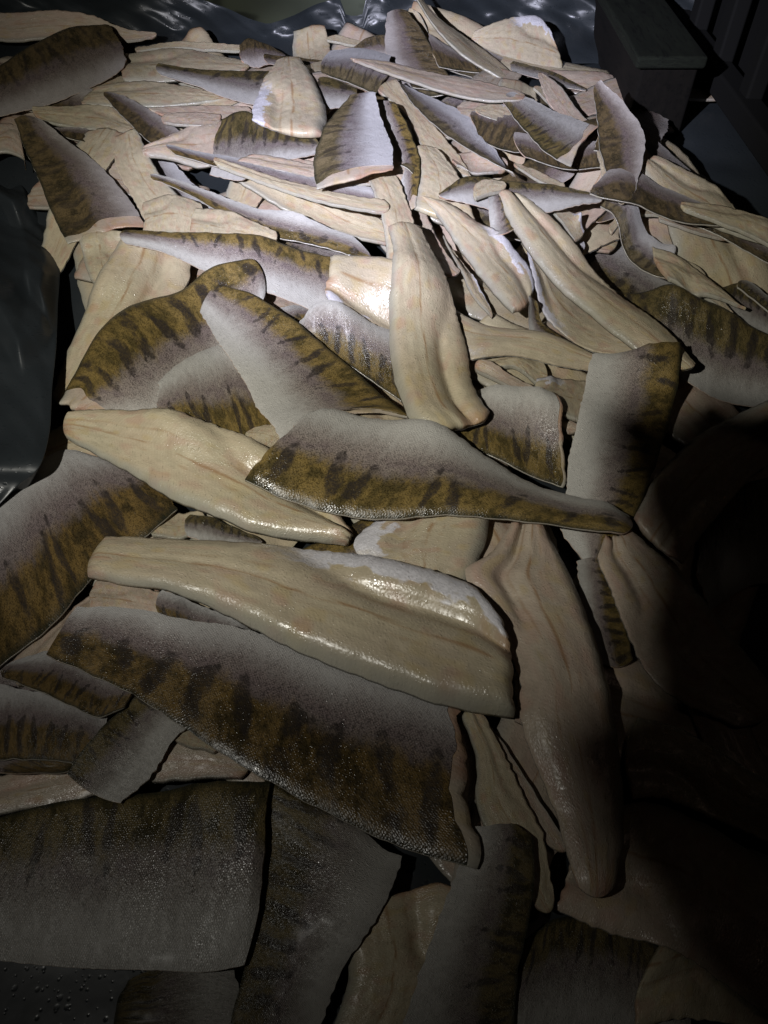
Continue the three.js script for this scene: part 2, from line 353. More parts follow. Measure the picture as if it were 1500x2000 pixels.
  const border = []; for (let i = 0; i < NU; i++) border.push(at2(i, 0)); for (let j = 0; j < NV; j++) border.push(at2(NU, j)); for (let i = NU; i > 0; i--) border.push(at2(i, NV)); for (let j = NV; j > 0; j--) border.push(at2(0, j));
  const make = (d) => { const q = new THREE.BufferGeometry(); q.setAttribute('position', new THREE.Float32BufferAttribute(d.pos, 3)); q.setAttribute('uv', new THREE.Float32BufferAttribute(d.uv, 2)); q.setIndex(d.idx); q.computeVertexNormals(); return q; };
  const wall = (d, y0, y1, out0 = 0, out1 = 0) => {        // a strip round the rim from height y0 to height y1
    const s = d.pos.length / 3, m = border.length;
    for (const [yo, out] of [[y0, out0], [y1, out1]]) for (let q = 0; q < m; q++) {
      const k = border[q], p = border[(q + m - 1) % m], r = border[(q + 1) % m]; let tx = X[r] - X[p], tz = Z[r] - Z[p]; const l = Math.hypot(tx, tz) || 1; tx /= l; tz /= l;
      const sgn = flip ? -1 : 1;
      d.pos.push(X[k] - bx - sgn * tz * out * -1, yo(k) - by, Z[k] - bz + sgn * tx * out * -1); d.uv.push(Math.floor(k / (NV + 1)) / NU, (k % (NV + 1)) / NV);
    }
    for (let q = 0; q < m; q++) { const a = s + q, b = s + (q + 1) % m, c = a + m, e = s + m + (q + 1) % m; if (flip) d.idx.push(a, c, b, b, c, e); else d.idx.push(a, b, c, b, e, c); }
  };
  const fm = matOf('f', kind === 'f' ? tone : (o.ft ?? 'pink'), kind === 'f' ? (o.v ?? id % 3) : 0);
  if (kind === 'f') {
    const d = sheet((k) => Y[k] + H[k], true); const bot = sheet((k) => Y[k], false), off = d.pos.length / 3;
    d.pos.push(...bot.pos); d.uv.push(...bot.uv); for (const q of bot.idx) d.idx.push(q + off);
    const m = border.length;
    for (let q = 0; q < m; q++) { const a = border[q], b = border[(q + 1) % m], c = a + off, e = b + off; if (flip) d.idx.push(a, b, c, b, e, c); else d.idx.push(a, c, b, b, c, e); }
    put(new THREE.Mesh(make(d), fm), 'flesh', null, null, null, null, g);
    const s = sheet((k) => Y[k] - 0.0005, false); wall(s, (k) => Y[k] - 0.0005, (k) => Y[k] + H[k] * ((k % (NV + 1)) < 3 ? 0.62 : 0.25), 0.0004, 0.0007);
    put(new THREE.Mesh(make(s), matOf('s', 'olive', 0)), 'skin', 'dark skin on the underside', null, null, null, g);
  } else {
    const d = sheet((k) => Y[k] + H[k] - 0.0006, true); const bot = sheet((k) => Y[k], false), off = d.pos.length / 3;
    d.pos.push(...bot.pos); d.uv.push(...bot.uv); for (const q of bot.idx) d.idx.push(q + off);
    const m = border.length;
    for (let q = 0; q < m; q++) { const a = border[q], b = border[(q + 1) % m], c = a + off, e = b + off; if (flip) d.idx.push(a, b, c, b, e, c); else d.idx.push(a, c, b, b, c, e); }
    put(new THREE.Mesh(make(d), fm), 'flesh', 'pale flesh showing at the cut edges', null, null, null, g);
    const raw = o.raw ?? 0.002;
    if (raw > 0.004) for (let j = 0; j <= NV; j++) {         // the skin stops short of the raw head end
      const uc = raw / L * (0.3 + 1.4 * noise(j * 0.17 + id, 2.2)), col = [];
      for (let i = 0; i <= NU; i++) { const f = lerp(uc, 1, i / NU) * NU, i0 = Math.min(NU - 1, Math.floor(f)), t = f - i0, a = at2(i0, j), b = at2(i0 + 1, j); col.push([lerp(X[a], X[b], t), lerp(Z[a], Z[b], t), lerp(Y[a], Y[b], t), lerp(H[a], H[b], t)]); }
      for (let i = 0; i <= NU; i++) { const k = at2(i, j);[X[k], Z[k], Y[k], H[k]] = col[i]; }
    }
    const s = sheet((k) => Y[k] + H[k], true); wall(s, (k) => Y[k] + H[k], (k) => Y[k] + H[k] - 0.0011, 0.0, 0.0005);
    put(new THREE.Mesh(make(s), matOf('s', tone, o.v ?? id % 3)), 'skin', null, null, null, null, g);
  }
  put(g, 'fish_fillet', label, 'fish fillet', GROUP);
  report.push(`${id} ${kind} L=${(L * 100).toFixed(0)} W=${(W * 100).toFixed(1)} y=${(by * 1000).toFixed(0)} ${label.slice(0, 50)}`);
 TOPS.push({ X, Y, Z, H });
  FILLETS.push(g);
  return g;
}

// ---------------------------------------------------------------- buried fillets that carry the heap and show only in its gaps
function buried(px, py, deg, kind, tone, slim = 1) {
  const [x, , z] = onFloor(px, py), a = deg * Math.PI / 180, c = Math.cos(a), s = Math.sin(a), L = rr(0.25, 0.3) * (0.4 + 0.6 * slim), W = rr(0.085, 0.1) * slim, A = [], B = [];
  for (let i = 0; i <= 4; i++) { const t = (i / 4 - 0.5) * L, w = W * [0.42, 0.5, 0.46, 0.34, 0.22][i]; A.push([x + c * t - s * w, 0, z + s * t + c * w]); B.push([x + c * t + s * w, 0, z + s * t - c * w]); }
  if (!tone) tone = kind === 'f' ? (rnd() < 0.5 ? 'cream' : 'pink') : (rnd() < 0.5 ? 'dusk' : 'pale');
  return fillet(kind, tone, A, B, kind === 'f' ? 'fillet buried flesh side up deep in the heap, almost wholly covered' : 'fillet buried skin side up deep in the heap, almost wholly covered', { t: slim < 1 ? 7 : 13 });
}
for (const [x, y, d, k, t] of [
  [250, 620, 70, 'f', 'cream'], [420, 560, 10, 'f', 'pink'], [560, 640, 100, 'f', 'cream'], [700, 560, 30, 's', 'olive'], [900, 560, 60, 'f', 'pink'], [1050, 620, 20, 'f', 'cream'], [1230, 560, 45, 's', 'olive'],
  [330, 800, 150, 'f', 'cream'], [520, 850, 20, 'f', 'pink'], [720, 880, 80, 'f', 'cream'], [950, 830, 140, 'f', 'pink'], [1120, 820, 40, 'f', 'cream'], [1340, 800, 60, 'f', 'pink'],
  [250, 1080, 30, 'f', 'pink'], [480, 1060, 110, 'f', 'cream'], [760, 1100, 160, 's', 'gold'], [1000, 1120, 70, 'f', 'pink'], [1300, 1150, 80, 'f', 'pink'],
  [150, 1400, 10, 's', 'rust'], [450, 1400, 40, 'f', 'pink'], [800, 1450, 60, 'f', 'pink'], [1080, 1450, 120, 'f', 'pink'], [1350, 1450, 20, 'f', 'pink'],
  [350, 420, 40, 'f', 'cream'], [560, 400, 160, 'f', 'pink'], [760, 420, 70, 'f', 'pink'], [960, 440, 20, 'f', 'cream'], [1180, 440, 140, 'f', 'cream'], [1370, 480, 60, 's', 'olive'],
  [200, 280, 20, 'f', 'pink'], [420, 270, 150, 'f', 'pink'], [640, 280, 60, 'f', 'pink'], [860, 290, 120, 'f', 'pink'], [1080, 290, 30, 's', 'pale'], [1220, 330, 80, 'f', 'cream'],
  [1290, 400, 50, 'f', 'cream'], [1420, 520, 20, 'f', 'pink'], [1440, 640, 70, 'f', 'cream'], [150, 160, 20, 'f', 'pink'], [420, 170, 60, 'f', 'cream'], [650, 180, 110, 'f', 'pink'], [860, 180, 20, 's', 'pale'], [980, 130, 20, 'f', 'cream'],
]) buried(x, y, d, k, t);
for (let gy = 170; gy < 500; gy += 70) for (let gx = 190 + (gy % 3) * 40; gx < 1400; gx += 190)
  if (gx + gy * 0.2 > 190 && gx < 1180 + (gy - 100) * 0.9) buried(gx + rr(-40, 40), gy + rr(-20, 20), rr(-10, 70) + (rnd() < 0.3 ? 90 : 0), rnd() < 0.68 ? 'f' : 's', '', 0.62);

// ---------------------------------------------------------------- the fillets one can see: outlines read from the photograph (back edge, belly edge; head end first), deepest first
const S = (tone, A, B, label, o) => fillet('s', tone, A, B, label, o), F = (tone, A, B, label, o) => fillet('f', tone, A, B, label, o);
// slim pieces packed low in the far and right bank
F('cream', '1010,330 1040,350 1085,372', '1005,318 1050,335 1100,360', 'slim cream strip showing under the spindle shaped olive skin', { t: 9 });
F('pink', '1290,430 1340,452 1410,470', '1300,415 1350,436 1420,455', 'slim pink strip between the wet yellowish fillet and the grey backed skin', { t: 8 });
F('cream', '1185,500 1215,470 1260,470 1320,490', '1180,485 1210,455 1265,456 1325,476', 'slim fillet edge under the red brown blotched skin', { t: 8 });
F('pink', '560,330 620,336 660,342', '560,318 610,322 660,330', 'slim rosy strip touching the fan shaped skin', { t: 7 });
F('cream', '640,80 690,92 740,96', '650,68 700,80 745,88', 'slim cream fillet tip behind the pale purple striped skin', { t: 7 });
S('dusk', '880,85 930,110 975,128', '890,70 945,95 990,118', 'slim reddish skin strip beside the long narrow fillet', { t: 7, v: 1 });
F('cream', '1040,180 1075,210 1110,250', '1060,175 1095,205 1130,245', 'slim cream strip beside the tail on the bare liner', { t: 8 });
// far left corner and along the back
F('pink', '-60,62 0,82 100,78 180,79 250,83 296,74', '-60,15 0,24 60,25 110,22 180,32 240,54 299,62', 'reddish fillet flesh up against the back liner behind the dark mottled fillet');
F('cream', '265,98 340,99 400,102 477,100', '270,88 340,85 400,88 480,86', 'thin sliver of fillet lying along the foot of the back liner', { t: 9 });
F('cream', '240,160 300,160 360,155 478,135', '242,100 320,96 390,100 478,116', 'plain pinkish beige fillet flesh up below the thin sliver at the back liner');
S('dusk', '520,108 560,112 600,118 660,124', '525,125 570,130 620,128 665,132', 'dark skin strip half hidden behind the fillet with lilac film');
S('dusk', '468,95 485,84 520,90 548,105', '478,128 500,133 530,130 552,118', 'small dark bulging fillet end beside the thin sliver at the back', { t: 18 });
S('dusk', '690,100 715,82 750,72 790,70', '690,105 720,108 760,106 800,100', 'dark hump of skin behind the pale purple striped fillet');
F('cream', '838,78 832,55 820,30 808,24', '815,78 800,55 796,38 800,28', 'small cream fillet tip poking up beside the long narrow fillet', { t: 12 });
S('dusk', '860,132 910,140 960,146 1000,150', '838,66 880,92 930,118 985,145', 'reddish grey skin fillet wedged under the long narrow fillet');
F('film', '1100,138 1040,132 980,106 928,80', '1078,68 1052,42 1000,46 930,66', 'pale ridged fillet with torn white film leaning on the back liner', { v: 0, t: 18, lift: [0, 0, 0, 12] });
S('olive', '1000,120 1060,135 1100,150 1140,172', '1000,140 1050,152 1090,166 1136,178', 'short dark green skin tail pointing at the black liner floor');
// left bank
F('cream', '160,204 250,209 340,207 430,196', '190,168 250,160 330,160 426,184', 'straw coloured fillet flesh up under the mottled fillet and the silver tailed one');
F('pink', '340,232 400,240 480,238', '290,212 380,206 485,208', 'creased pinkish fillet behind the orange tipped fillet');
F('pink', '420,250 360,246 320,240', '430,222 380,220 330,222', 'narrow ribbed strip of flesh below the creased pinkish fillet', { t: 10 });
F('cream', '262,258 230,266 150,250 85,238', '252,236 215,208 140,206 65,208', 'buff fillet flesh up running under the grey skin strip');
S('dusk', '225,300 180,285 110,262 60,250', '228,268 180,254 120,248 60,240', 'lilac grey skin sliver between the buff fillet and the dark red skinned fillet');
S('dusk', '330,292 290,276 245,235 204,190', '352,258 300,220 250,190 216,180', 'grey brown skin strip slanting under the orange tipped fillet', { hb: 0 });
F('pink', '-40,330 0,300 45,310 50,330', '-40,230 0,240 30,245 45,290', 'pinkish flap of flesh against the folded liner beside the folded liner', { t: 9 });
F('pink', '290,304 350,314 412,328 470,310', '285,284 330,264 400,240 475,228', 'fillet with an orange cut end and a torn white patch', { v: 1, t: 16 });
F('cream', '268,252 300,325 345,380 380,410', '224,266 226,320 250,372 285,430', 'dull grey beige fillet with a blue white torn flap at its side');
F('cream', '290,462 340,463 385,465', '275,395 330,380 392,395', 'square cut cream fillet end with one ragged edge', { head: 1.5 });
S('dusk', '134,480 100,412 75,350 45,280 28,232', '278,432 250,385 200,328 140,278 82,234', 'wide dark red brown skinned fillet with a raw pink ragged end', { up: 6, raw: 0.016, v: 0, ft: 'pink', hb: -0.006, head: 2 });
S('dusk', '202,50 130,56 60,90 0,130 -80,172', '247,128 215,150 140,188 60,214 -80,238', 'broad dark mottled skin fillet with pale belly lying over the straw coloured one', { up: 6, v: 1, hb: 0.012 });
S('olive', '700,170 640,152 540,140 450,137 380,133 310,124', '690,200 600,212 490,203 430,186 380,166 314,146', 'long silver bellied fillet with a dark back ending in a blunt tail', { v: 0 });
F('pink', '480,345 540,342 620,352', '490,315 560,305 640,320', 'rosy flesh glimpsed below the fan shaped skin fillet');
S('olive', '438,240 474,224 540,250 616,276', '410,334 470,346 520,318 614,298', 'twisted fan shaped skin fillet with coarse silver scales', { v: 2, lift: [0, 0, 6, 0] });
F('film', '628,262 637,222 618,165 586,110', '494,234 494,200 514,155 540,110', 'stubby yellowish fillet with lilac film at its belly corner', { v: 1, t: 20, hb: 0.012 });
// back centre
S('pale', '735,182 690,166 628,146', '762,110 700,94 646,96', 'pale purple striped skin fillet with a wide whitish end', { v: 0 });
S('dusk', '876,144 850,106 826,66 796,33', '772,128 754,100 753,68 758,36', 'upright lilac skin fillet leaning against the back liner', { v: 1, lift: [0, 10, 0, 0] });
F('cream', '1002,154 960,132 900,98 850,58 800,8', '1020,146 982,112 920,74 852,38 806,0', 'long narrow fillet pointing up over the back liner', { t: 12, lift: [0, 25, 0, 0] });
F('pink', '890,230 960,245 1010,255', '900,200 960,195 1040,215', 'pink fillet with bright white film under the long rounded fillet');
F('film', '1020,265 970,240 935,225', '1020,215 985,200 940,205', 'small white torn film flap beside the orange ended striped fillet', { v: 2, t: 9 });
S('dusk', '1050,300 1000,310 940,280 925,250', '1055,270 1020,235 960,228 925,225', 'lilac grey skin fillet lying below the white film flap', { v: 2 });
F('pink', '890,345 930,348 975,345', '885,312 930,300 985,325', 'pink flesh patch between the two slanting narrow fillets', { t: 10 });
F('pink', '1160,258 1125,215 1095,175 1060,150', '1140,285 1090,230 1062,190 1050,155', 'narrow fillet tail resting on the bare black liner', { t: 11 });
S('dusk', '1170,372 1100,362 1020,345', '1165,318 1090,305 1000,300', 'pinkish grey skin beneath the orange ended striped fillet', { v: 1 });
F('cream', '920,346 880,334 822,288 790,222 738,182', '922,352 893,300 852,250 802,198 776,156', 'slim cream fillet with an orange tip squeezed beside the striped fillets', { t: 12 });
S('pale', '1004,346 930,312 870,276 810,220 773,166', '1000,330 950,270 912,222 860,190 787,158', 'grey violet skin fillet with a thick flesh rim', { v: 0, lift: [0, 0, 10, 0] });
F('pink', '470,352 560,372 640,390 725,396', '500,334 570,344 640,360 722,382', 'creamy ridge of flesh under the raw end of the brightest fillet', { t: 16 });
S('rust', '350,338 450,372 550,408 650,434 750,448', '332,314 420,336 510,352 600,372 740,408', 'long brown violet skin fillet, upper one of two parallel strips', { v: 1 });
F('cream', '440,384 550,426 650,456 750,472', '430,362 540,400 650,428 750,448', 'long thin cream strip between two brown skins', { t: 14 });
S('gold', '722,508 620,478 520,458 460,432 400,397 340,366 299,350', '712,482 690,458 600,428 500,400 440,380 380,358 303,338', 'long pink and gold skin strip with black blotches', { up: 4, v: 0 });
S('gold', '812,400 820,322 800,260 772,204', '790,396 770,335 750,270 734,198', 'gold and violet striped skin fillet half under the brightest lit one', { raw: 0.014, v: 1, lift: [0, 0, 4, 0] });
S('olive', '1114,344 1060,302 1020,250 984,196', '1173,276 1120,236 1060,200 1004,174', 'striped skin fillet with a curled orange cut end', { raw: 0.016, v: 1, ft: 'pink', hb: -0.008, head: 1.6, lift: [14, 0, 0, 0] });
F('pink', '690,122 760,146 860,176 950,199 1012,202', '688,116 760,122 850,139 940,159 1018,182', 'long rounded narrow fillet laid across the striped skins at the back', { t: 15 });
S('pale', '618,368 612,322 624,270 650,215 684,170', '769,350 766,296 746,240 732,184', 'brightest lit pale violet skin fillet with an orange raw end', { up: 4, raw: 0.014, v: 0, ft: 'pink', hb: -0.006, head: 1.5, lift: [10, 0, 0, 6] });
F('cream', '808,405 818,350 812,288', '935,450 895,345 852,284', 'smooth blond fillet below the violet skins, wide at one end', { t: 14 });
// right bank
F('cream', '1215,372 1195,340 1168,305', '1175,372 1166,340 1160,300', 'tan flesh strip under the upright dark skinned fillet', { t: 10 });
F('pink', '1285,345 1275,310 1255,285', '1258,345 1245,310 1240,285', 'small grey flesh end behind the upright dark skinned fillet', { t: 10 });
S('dusk', '1215,366 1182,305 1168,250 1158,192', '1242,368 1256,278 1216,226 1166,188', 'upright dark skinned fillet with a pointed tail leaning on the black liner', { v: 0, lift: [0, 22, 0, 14] });
S('dusk', '1185,455 1300,478 1400,522 1520,575', '1190,440 1300,452 1400,495 1520,540', 'dark skin strip running out below the reddish headed fillet', { v: 1 });
S('olive', '1400,570 1450,565 1530,600', '1390,600 1440,630 1530,680', 'olive skin fillet at the crate side of the heap, under the tan one', { v: 2 });
S('pale', '1160,470 1200,520 1250,570 1290,590', '1185,455 1235,495 1300,530 1300,560', 'skin fillet with a flat white belly patch cut square', { v: 2 });
F('film', '1430,632 1395,605 1350,565 1310,530', '1420,612 1402,580 1362,528 1325,516', 'small fillet with a shiny lilac belly flap', { v: 0, t: 9 });
F('cream', '1300,582 1340,602 1385,618 1430,636', '1262,492 1310,525 1370,572 1432,632', 'thin pointed tan fillet beside the shiny lilac flap', { t: 11 });
S('olive', '1440,560 1470,585 1530,625', '1460,545 1490,565 1540,600', 'dark sliver of skin on the crate side under the tan fillet', { t: 8, v: 2 });
F('cream', '1250,345 1292,388 1332,420 1400,452 1478,480', '1282,314 1340,338 1404,372 1450,432 1486,472', 'wet yellowish fillet glistening against the black liner near the crate', { v: 1, t: 17 });
S('dusk', '1150,408 1200,432 1262,452 1335,470 1470,482', '1160,392 1186,364 1232,370 1285,398 1465,468', 'grey backed skin fillet with red brown blotches', { v: 0 });
F('cream', '1328,468 1400,502 1460,525 1540,560', '1322,448 1400,458 1460,476 1540,500', 'tan fillet with a reddish head lying on the grey backed skin', { t: 13 });
F('film', '1120,480 1090,440 1065,415', '1140,455 1125,425 1085,405', 'ragged fillet scrap with a white curled film', { v: 1, t: 9 });
S('olive', '860,382 910,352 990,348 1080,360 1164,388', '872,392 960,402 1060,407 1164,400', 'spindle shaped olive skin fillet lying level across the heap', { v: 1, t: 16 });
F('cream', '925,445 940,440 972,430', '925,412 945,405 975,410', 'short white cut fillet end tucked beside the long blond fillet', { t: 14 });
S('gold', '1005,500 985,460 970,425', '960,520 945,480 950,440', 'green gold skin scrap under the head of the long blond fillet', { v: 2 });
// centre
F('cream', '380,470 440,480 520,485', '380,402 440,410 540,450', 'smooth cream fillet wedged above the long gold backed skin');
F('pink', '500,600 540,620 600,640', '480,560 540,580 620,600', 'pinkish flesh scrap under the white belly of the long gold backed skin', { t: 11 });
S('gold', '530,660 600,640 690,610', '520,610 580,600 660,590', 'gold skin scrap under the fillet with the torn film', { v: 2 });
F('cream', '160,478 172,535 190,570', '245,470 240,520 240,560', 'pale fillet end under the raw pink end of the dark red skin');
F('cream', '238,480 200,545 155,620 118,690 100,770', '374,500 368,548 330,610 250,690 150,790', 'broad pale fillet flesh up with a yellow stain by the folded liner', { v: 0, t: 17 });
S('gold', '650,496 560,479 500,467 400,462 330,458 244,454', '650,625 600,606 560,590 480,555 400,525 330,500 248,482', 'long gold backed skin fillet with a snow white belly', { up: 4, v: 1 });
F('cream', '740,560 755,500 742,430 718,366', '830,560 815,470 800,410 772,352', 'narrow cream fillet partly under the bruised upright fillet');
F('film', '960,615 925,570 890,510 865,455', '955,590 930,545 905,505 885,480', 'violet tinged fillet with a white film edge beside the bruised upright fillet', { v: 1, t: 10 });
F('film', '1000,630 955,578 912,520 868,460 828,412', '1042,572 1034,526 990,490 930,455 870,420 818,398', 'fillet with lilac film along its edge beside the bruised upright fillet', { v: 2, t: 18 });
S('gold', '1100,670 1075,640 1045,600', '1060,680 1040,650 1030,600', 'dark gold skin glimpsed under the wet edged fillet', { v: 0 });
F('cream', '960,720 1000,720 1060,760', '945,700 1000,690 1060,700', 'grey fillet in the shade below the tail of the fillet with torn film');
F('pink', '1110,850 1040,790 930,720', '1130,830 1060,770 950,705', 'thin olive tinted flesh strip above the white and gold skin', { t: 9 });
F('film', '1060,790 1100,810 1150,830', '1050,740 1090,735 1150,745', 'flesh piece with a folded film rim beside the large vertical skin', { v: 2, t: 11 });
F('film', '645,500 700,498 775,528 905,594 960,624 1040,645 1110,664 1165,690', '648,612 690,648 770,668 920,702 1000,698 1090,709 1165,714', 'fillet with torn white film passing under the bruised upright fillet', { v: 0, t: 17 });
S('olive', '1210,560 1290,596 1380,632 1450,656 1560,700', '1225,690 1320,738 1390,776 1450,792 1560,800', 'orange and gold banded skin fillet with a white belly under the long blond fillet', { v: 2 });
F('film', '1042,478 1100,540 1160,600 1270,690', '1028,500 1040,562 1066,622 1110,666 1180,692 1262,700', 'wide tan fillet with a wet white edge under the long blond fillet', { v: 1, t: 13 });
F('cream', '968,396 985,432 1030,490 1080,540 1140,590 1190,640 1250,690 1316,720', '1012,388 1060,420 1120,465 1170,512 1222,570 1270,610 1312,650 1357,712', 'long blond fillet with a dark tip slanting away from the spindle shaped skin', { v: 2, t: 20 });
// middle
S('gold', '115,780 150,718 200,652 270,606 350,580 420,556 500,548', '205,798 320,834 400,770 480,690 520,600', 'boldly striped gold skin fillet with an orange raw nose', { raw: 0.014, v: 2, ft: 'pink', hb: 0.004 });
S('gold', '345,836 400,850 470,866 540,850 620,830', '304,746 350,704 430,672 500,690 570,720', 'gold and white skin fillet lying across the boldly striped one', { v: 0 });
F('cream', '480,860 520,880 560,890', '500,830 540,830 580,850', 'cream flesh corner below the slanting grey gold skin', { t: 9 });
S('gold', '830,830 790,795 720,750 640,700 600,672', '830,740 765,694 735,684 680,660 620,642 592,656', 'white edged brown gold skin tucked under the slanting one', { v: 2 });
S('gold', '810,825 720,750 640,690 560,635 480,590 430,568', '552,888 540,842 500,790 465,722 422,652 388,598', 'slanting grey gold skin fillet with fine scale rows and white belly', { v: 1, hb: -0.03 });
S('gold', '1108,950 1000,916 930,886 870,855 800,820', '1082,798 1012,772 946,755 880,735 820,720', 'white and gold skin fillet with a red raw edge', { raw: 0.005, v: 0, ft: 'pink' });
F('cream', '822,842 800,815 785,778 770,720 762,660 760,600 765,540 768,480 759,432', '954,798 936,760 916,690 900,620 885,570 860,510 836,462 820,424', 'large upright cream fillet with a red bruise near its wide end', { v: 0, t: 22, hb: 0.016 });
S('gold', '1316,708 1318,770 1300,850 1272,930 1242,1005 1206,1050 1170,1092', '1154,704 1140,760 1124,830 1114,885 1108,950 1090,1010 1140,1096', 'large vertical skin fillet with black bars half in deep shadow', { raw: 0.004, v: 1, hb: 0 });
// bottom left and front, deepest first
S('olive', '250,1908 228,1965 215,2060', '460,1890 470,1960 470,2060', 'small dark skin end beside the pool of liquid', { v: 1 });
F('cream', '640,1780 680,1880 640,2060', '900,1740 880,1880 800,2060', 'flesh up fillet between the brown spotted skin and the pale scaly one', { v: 0 });
// under the shadow at the front right
F('pink', '1480,1150 1440,1290 1460,1420 1540,1540', '1360,1180 1330,1290 1370,1440 1460,1560', 'fillet flesh up wholly in shadow beside the ragged white film fillet', { v: 2 });
S('olive', '1040,1830 1100,1790 1200,1800 1330,1880', '1000,2060 1100,2040 1200,2050 1330,2090', 'skin fillet in deep shadow beside the pale scaly one', { v: 1 });
F('cream', '1300,1800 1380,1760 1460,1770 1560,1820', '1240,2010 1340,1990 1440,2000 1560,2050', 'fillet flesh up in the darkest corner of the heap', { v: 1 });
F('pink', '1150,1600 1250,1565 1380,1610 1520,1700', '1090,1770 1150,1800 1300,1850 1520,1980', 'wide fillet lost in deep shadow beside the tail of the long pinkish one', { v: 1 });
F('cream', '1240,1400 1330,1420 1420,1480 1540,1560', '1230,1560 1300,1560 1400,1600 1540,1660', 'shadowed fillet above the wide dark one', { v: 0 });
S('olive', '1360,1000 1420,960 1540,930', '1380,1200 1440,1160 1540,1120', 'shadowed skin fillet beyond the ragged white film fillet', { v: 0 });
F('pink', '1240,1010 1290,920 1380,840 1490,800', '1330,1100 1400,1010 1470,930 1540,880', 'fillet crossing the shadow edge below the white bellied skin', { v: 1 });
F('pink', '-60,1610 0,1593 150,1562 290,1527 470,1520', '-60,1540 0,1520 150,1482 300,1442 470,1470', 'dull pink fillet flesh up under the small skin tail', { v: 2 });
F('pink', '-40,1510 10,1510 40,1500', '-40,1470 10,1472 45,1475', 'small glistening flesh edge under the grey violet skin', { t: 10 });
F('cream', '420,1470 380,1462 345,1450', '430,1440 390,1432 350,1430', 'little flesh tip showing under the biggest mottled skin', { t: 9 });
S('olive', '520,1520 512,1650 495,1800 440,2060', '790,1668 755,1752 710,1832 665,1905 600,2060', 'skin fillet with a brown spot on its belly', { v: 2 });
S('olive', '530,1528 400,1532 250,1550 120,1566 0,1596 -120,1640', '478,1884 400,1898 300,1896 150,1890 0,1876 -120,1860', 'huge skin fillet speckled with wet glints beside the pool of liquid', { v: 0, hb: 0.002, head: 0.4, rag: 0.3 });
F('pink', '60,1330 130,1250 220,1190 330,1180', '20,1300 80,1230 160,1170 250,1120', 'pinkish flesh strip in the shadow of the yellow brown backed skin', { v: 0 });
F('pink', '180,1200 240,1210 320,1215', '190,1132 250,1135 325,1160', 'beige fillet piece under the tail of the biggest cream fillet', { v: 1 });
S('rust', '310,1215 380,1240 500,1270', '318,1150 380,1175 520,1240', 'rusty skin end between the biggest mottled skin and the biggest cream fillet', { v: 0 });
S('rust', '190,1410 140,1500 60,1510', '0,1340 -20,1430 -60,1480', 'grey violet skin fillet under the rusty wet edged skin', { v: 1, t: 12 });
S('rust', '160,1505 150,1492 60,1486 -40,1484', '200,1392 100,1362 20,1345 -60,1352', 'dull violet brown skin fillet beside the folded liner', { v: 2 });
S('olive', '400,1290 330,1310 250,1372 190,1440 134,1515', '440,1360 400,1390 365,1428 340,1455 290,1522 234,1566', 'small skin tail with a white belly sticking out from under the biggest mottled skin', { v: 1, tb: 0.003 });
S('rust', '246,1385 200,1402 100,1362 4,1322', '252,1330 200,1295 130,1262 40,1280', 'rusty skin fillet with a wet glistening edge', { v: 1 });
F('cream', '300,1050 340,1050 390,1050', '300,1000 340,1000 395,1002', 'short cream flesh scrap in the gap beside the yellow brown backed skin', { t: 9 });
S('olive', '370,1005 420,1015 500,1050', '365,1045 420,1060 500,1065', 'olive skin scrap under the fillet with a red tipped tail', { v: 2, t: 9 });
S('rust', '348,986 290,1042 190,1116 110,1212 0,1302 -100,1380', '190,884 120,878 60,920 0,976 -100,1060', 'large skin fillet by the folded liner, white belly and yellow brown back', { v: 0 });
F('film', '960,980 948,1060 915,1140 880,1240', '748,995 688,1056 735,1120 760,1200', 'flesh up fillet with violet film between the two crossing fillets', { v: 2, t: 14 });
S('gold', '1200,1100 1215,1180 1235,1290', '1130,1090 1130,1180 1160,1290', 'green gold skin glimpsed beside the ragged white film fillet', { v: 2 });
F('pink', '1228,1036 1302,1092 1372,1172 1442,1262 1530,1360', '1182,1068 1170,1096 1190,1150 1214,1210 1232,1252 1262,1302 1330,1362 1440,1420', 'fillet with a ragged white film edge crossing into deep shadow', { v: 1, head: 2 });
F('pink', '940,1392 990,1470 1050,1560 1112,1650', '930,1400 960,1470 1000,1550 1060,1640', 'thin pink fillet strip beside the slippery narrow one', { t: 10 });
F('cream', '905,1395 930,1480 930,1570 980,1680 1045,1770', '945,1392 988,1470 1022,1560 1064,1640 1088,1750', 'slippery narrow fillet under the raw end of the biggest mottled skin', { v: 0 });
F('pink', '1064,1020 1112,1110 1152,1220 1182,1320 1202,1420 1216,1520 1222,1630 1204,1728', '1004,1016 952,1080 906,1112 934,1160 980,1240 1014,1330 1016,1400 1046,1480 1078,1552 1104,1622 1136,1724', 'long pinkish fillet with ragged flap running into the shadow', { v: 1, t: 18 });
S('olive', '1042,1640 1042,1720 1032,1800 1012,1900 1000,2060', '928,1612 900,1682 870,1770 830,1880 770,2060', 'dark skin fillet with a pale scaly edge beside the slippery narrow one', { v: 0, hb: 0.006, head: 0.4 });
S('rust', '920,1698 800,1660 640,1586 480,1500 350,1416 240,1346 84,1270', '897,1388 800,1345 680,1305 520,1240 330,1210 230,1190 150,1186', 'biggest mottled skin fillet, brown gold mottled back and wide pale belly', { raw: 0.01, v: 2, ft: 'pink', head: 1.8, hb: -0.004, tb: 0.002 });
F('cream', '668,1060 580,1054 500,1046 430,1021 340,980 260,926 180,876 124,842', '690,1030 640,960 600,925 520,880 450,850 350,825 260,812 180,804 136,808', 'cream fillet with a red tipped tail and rows of pin bone slits', { v: 1, t: 18 });
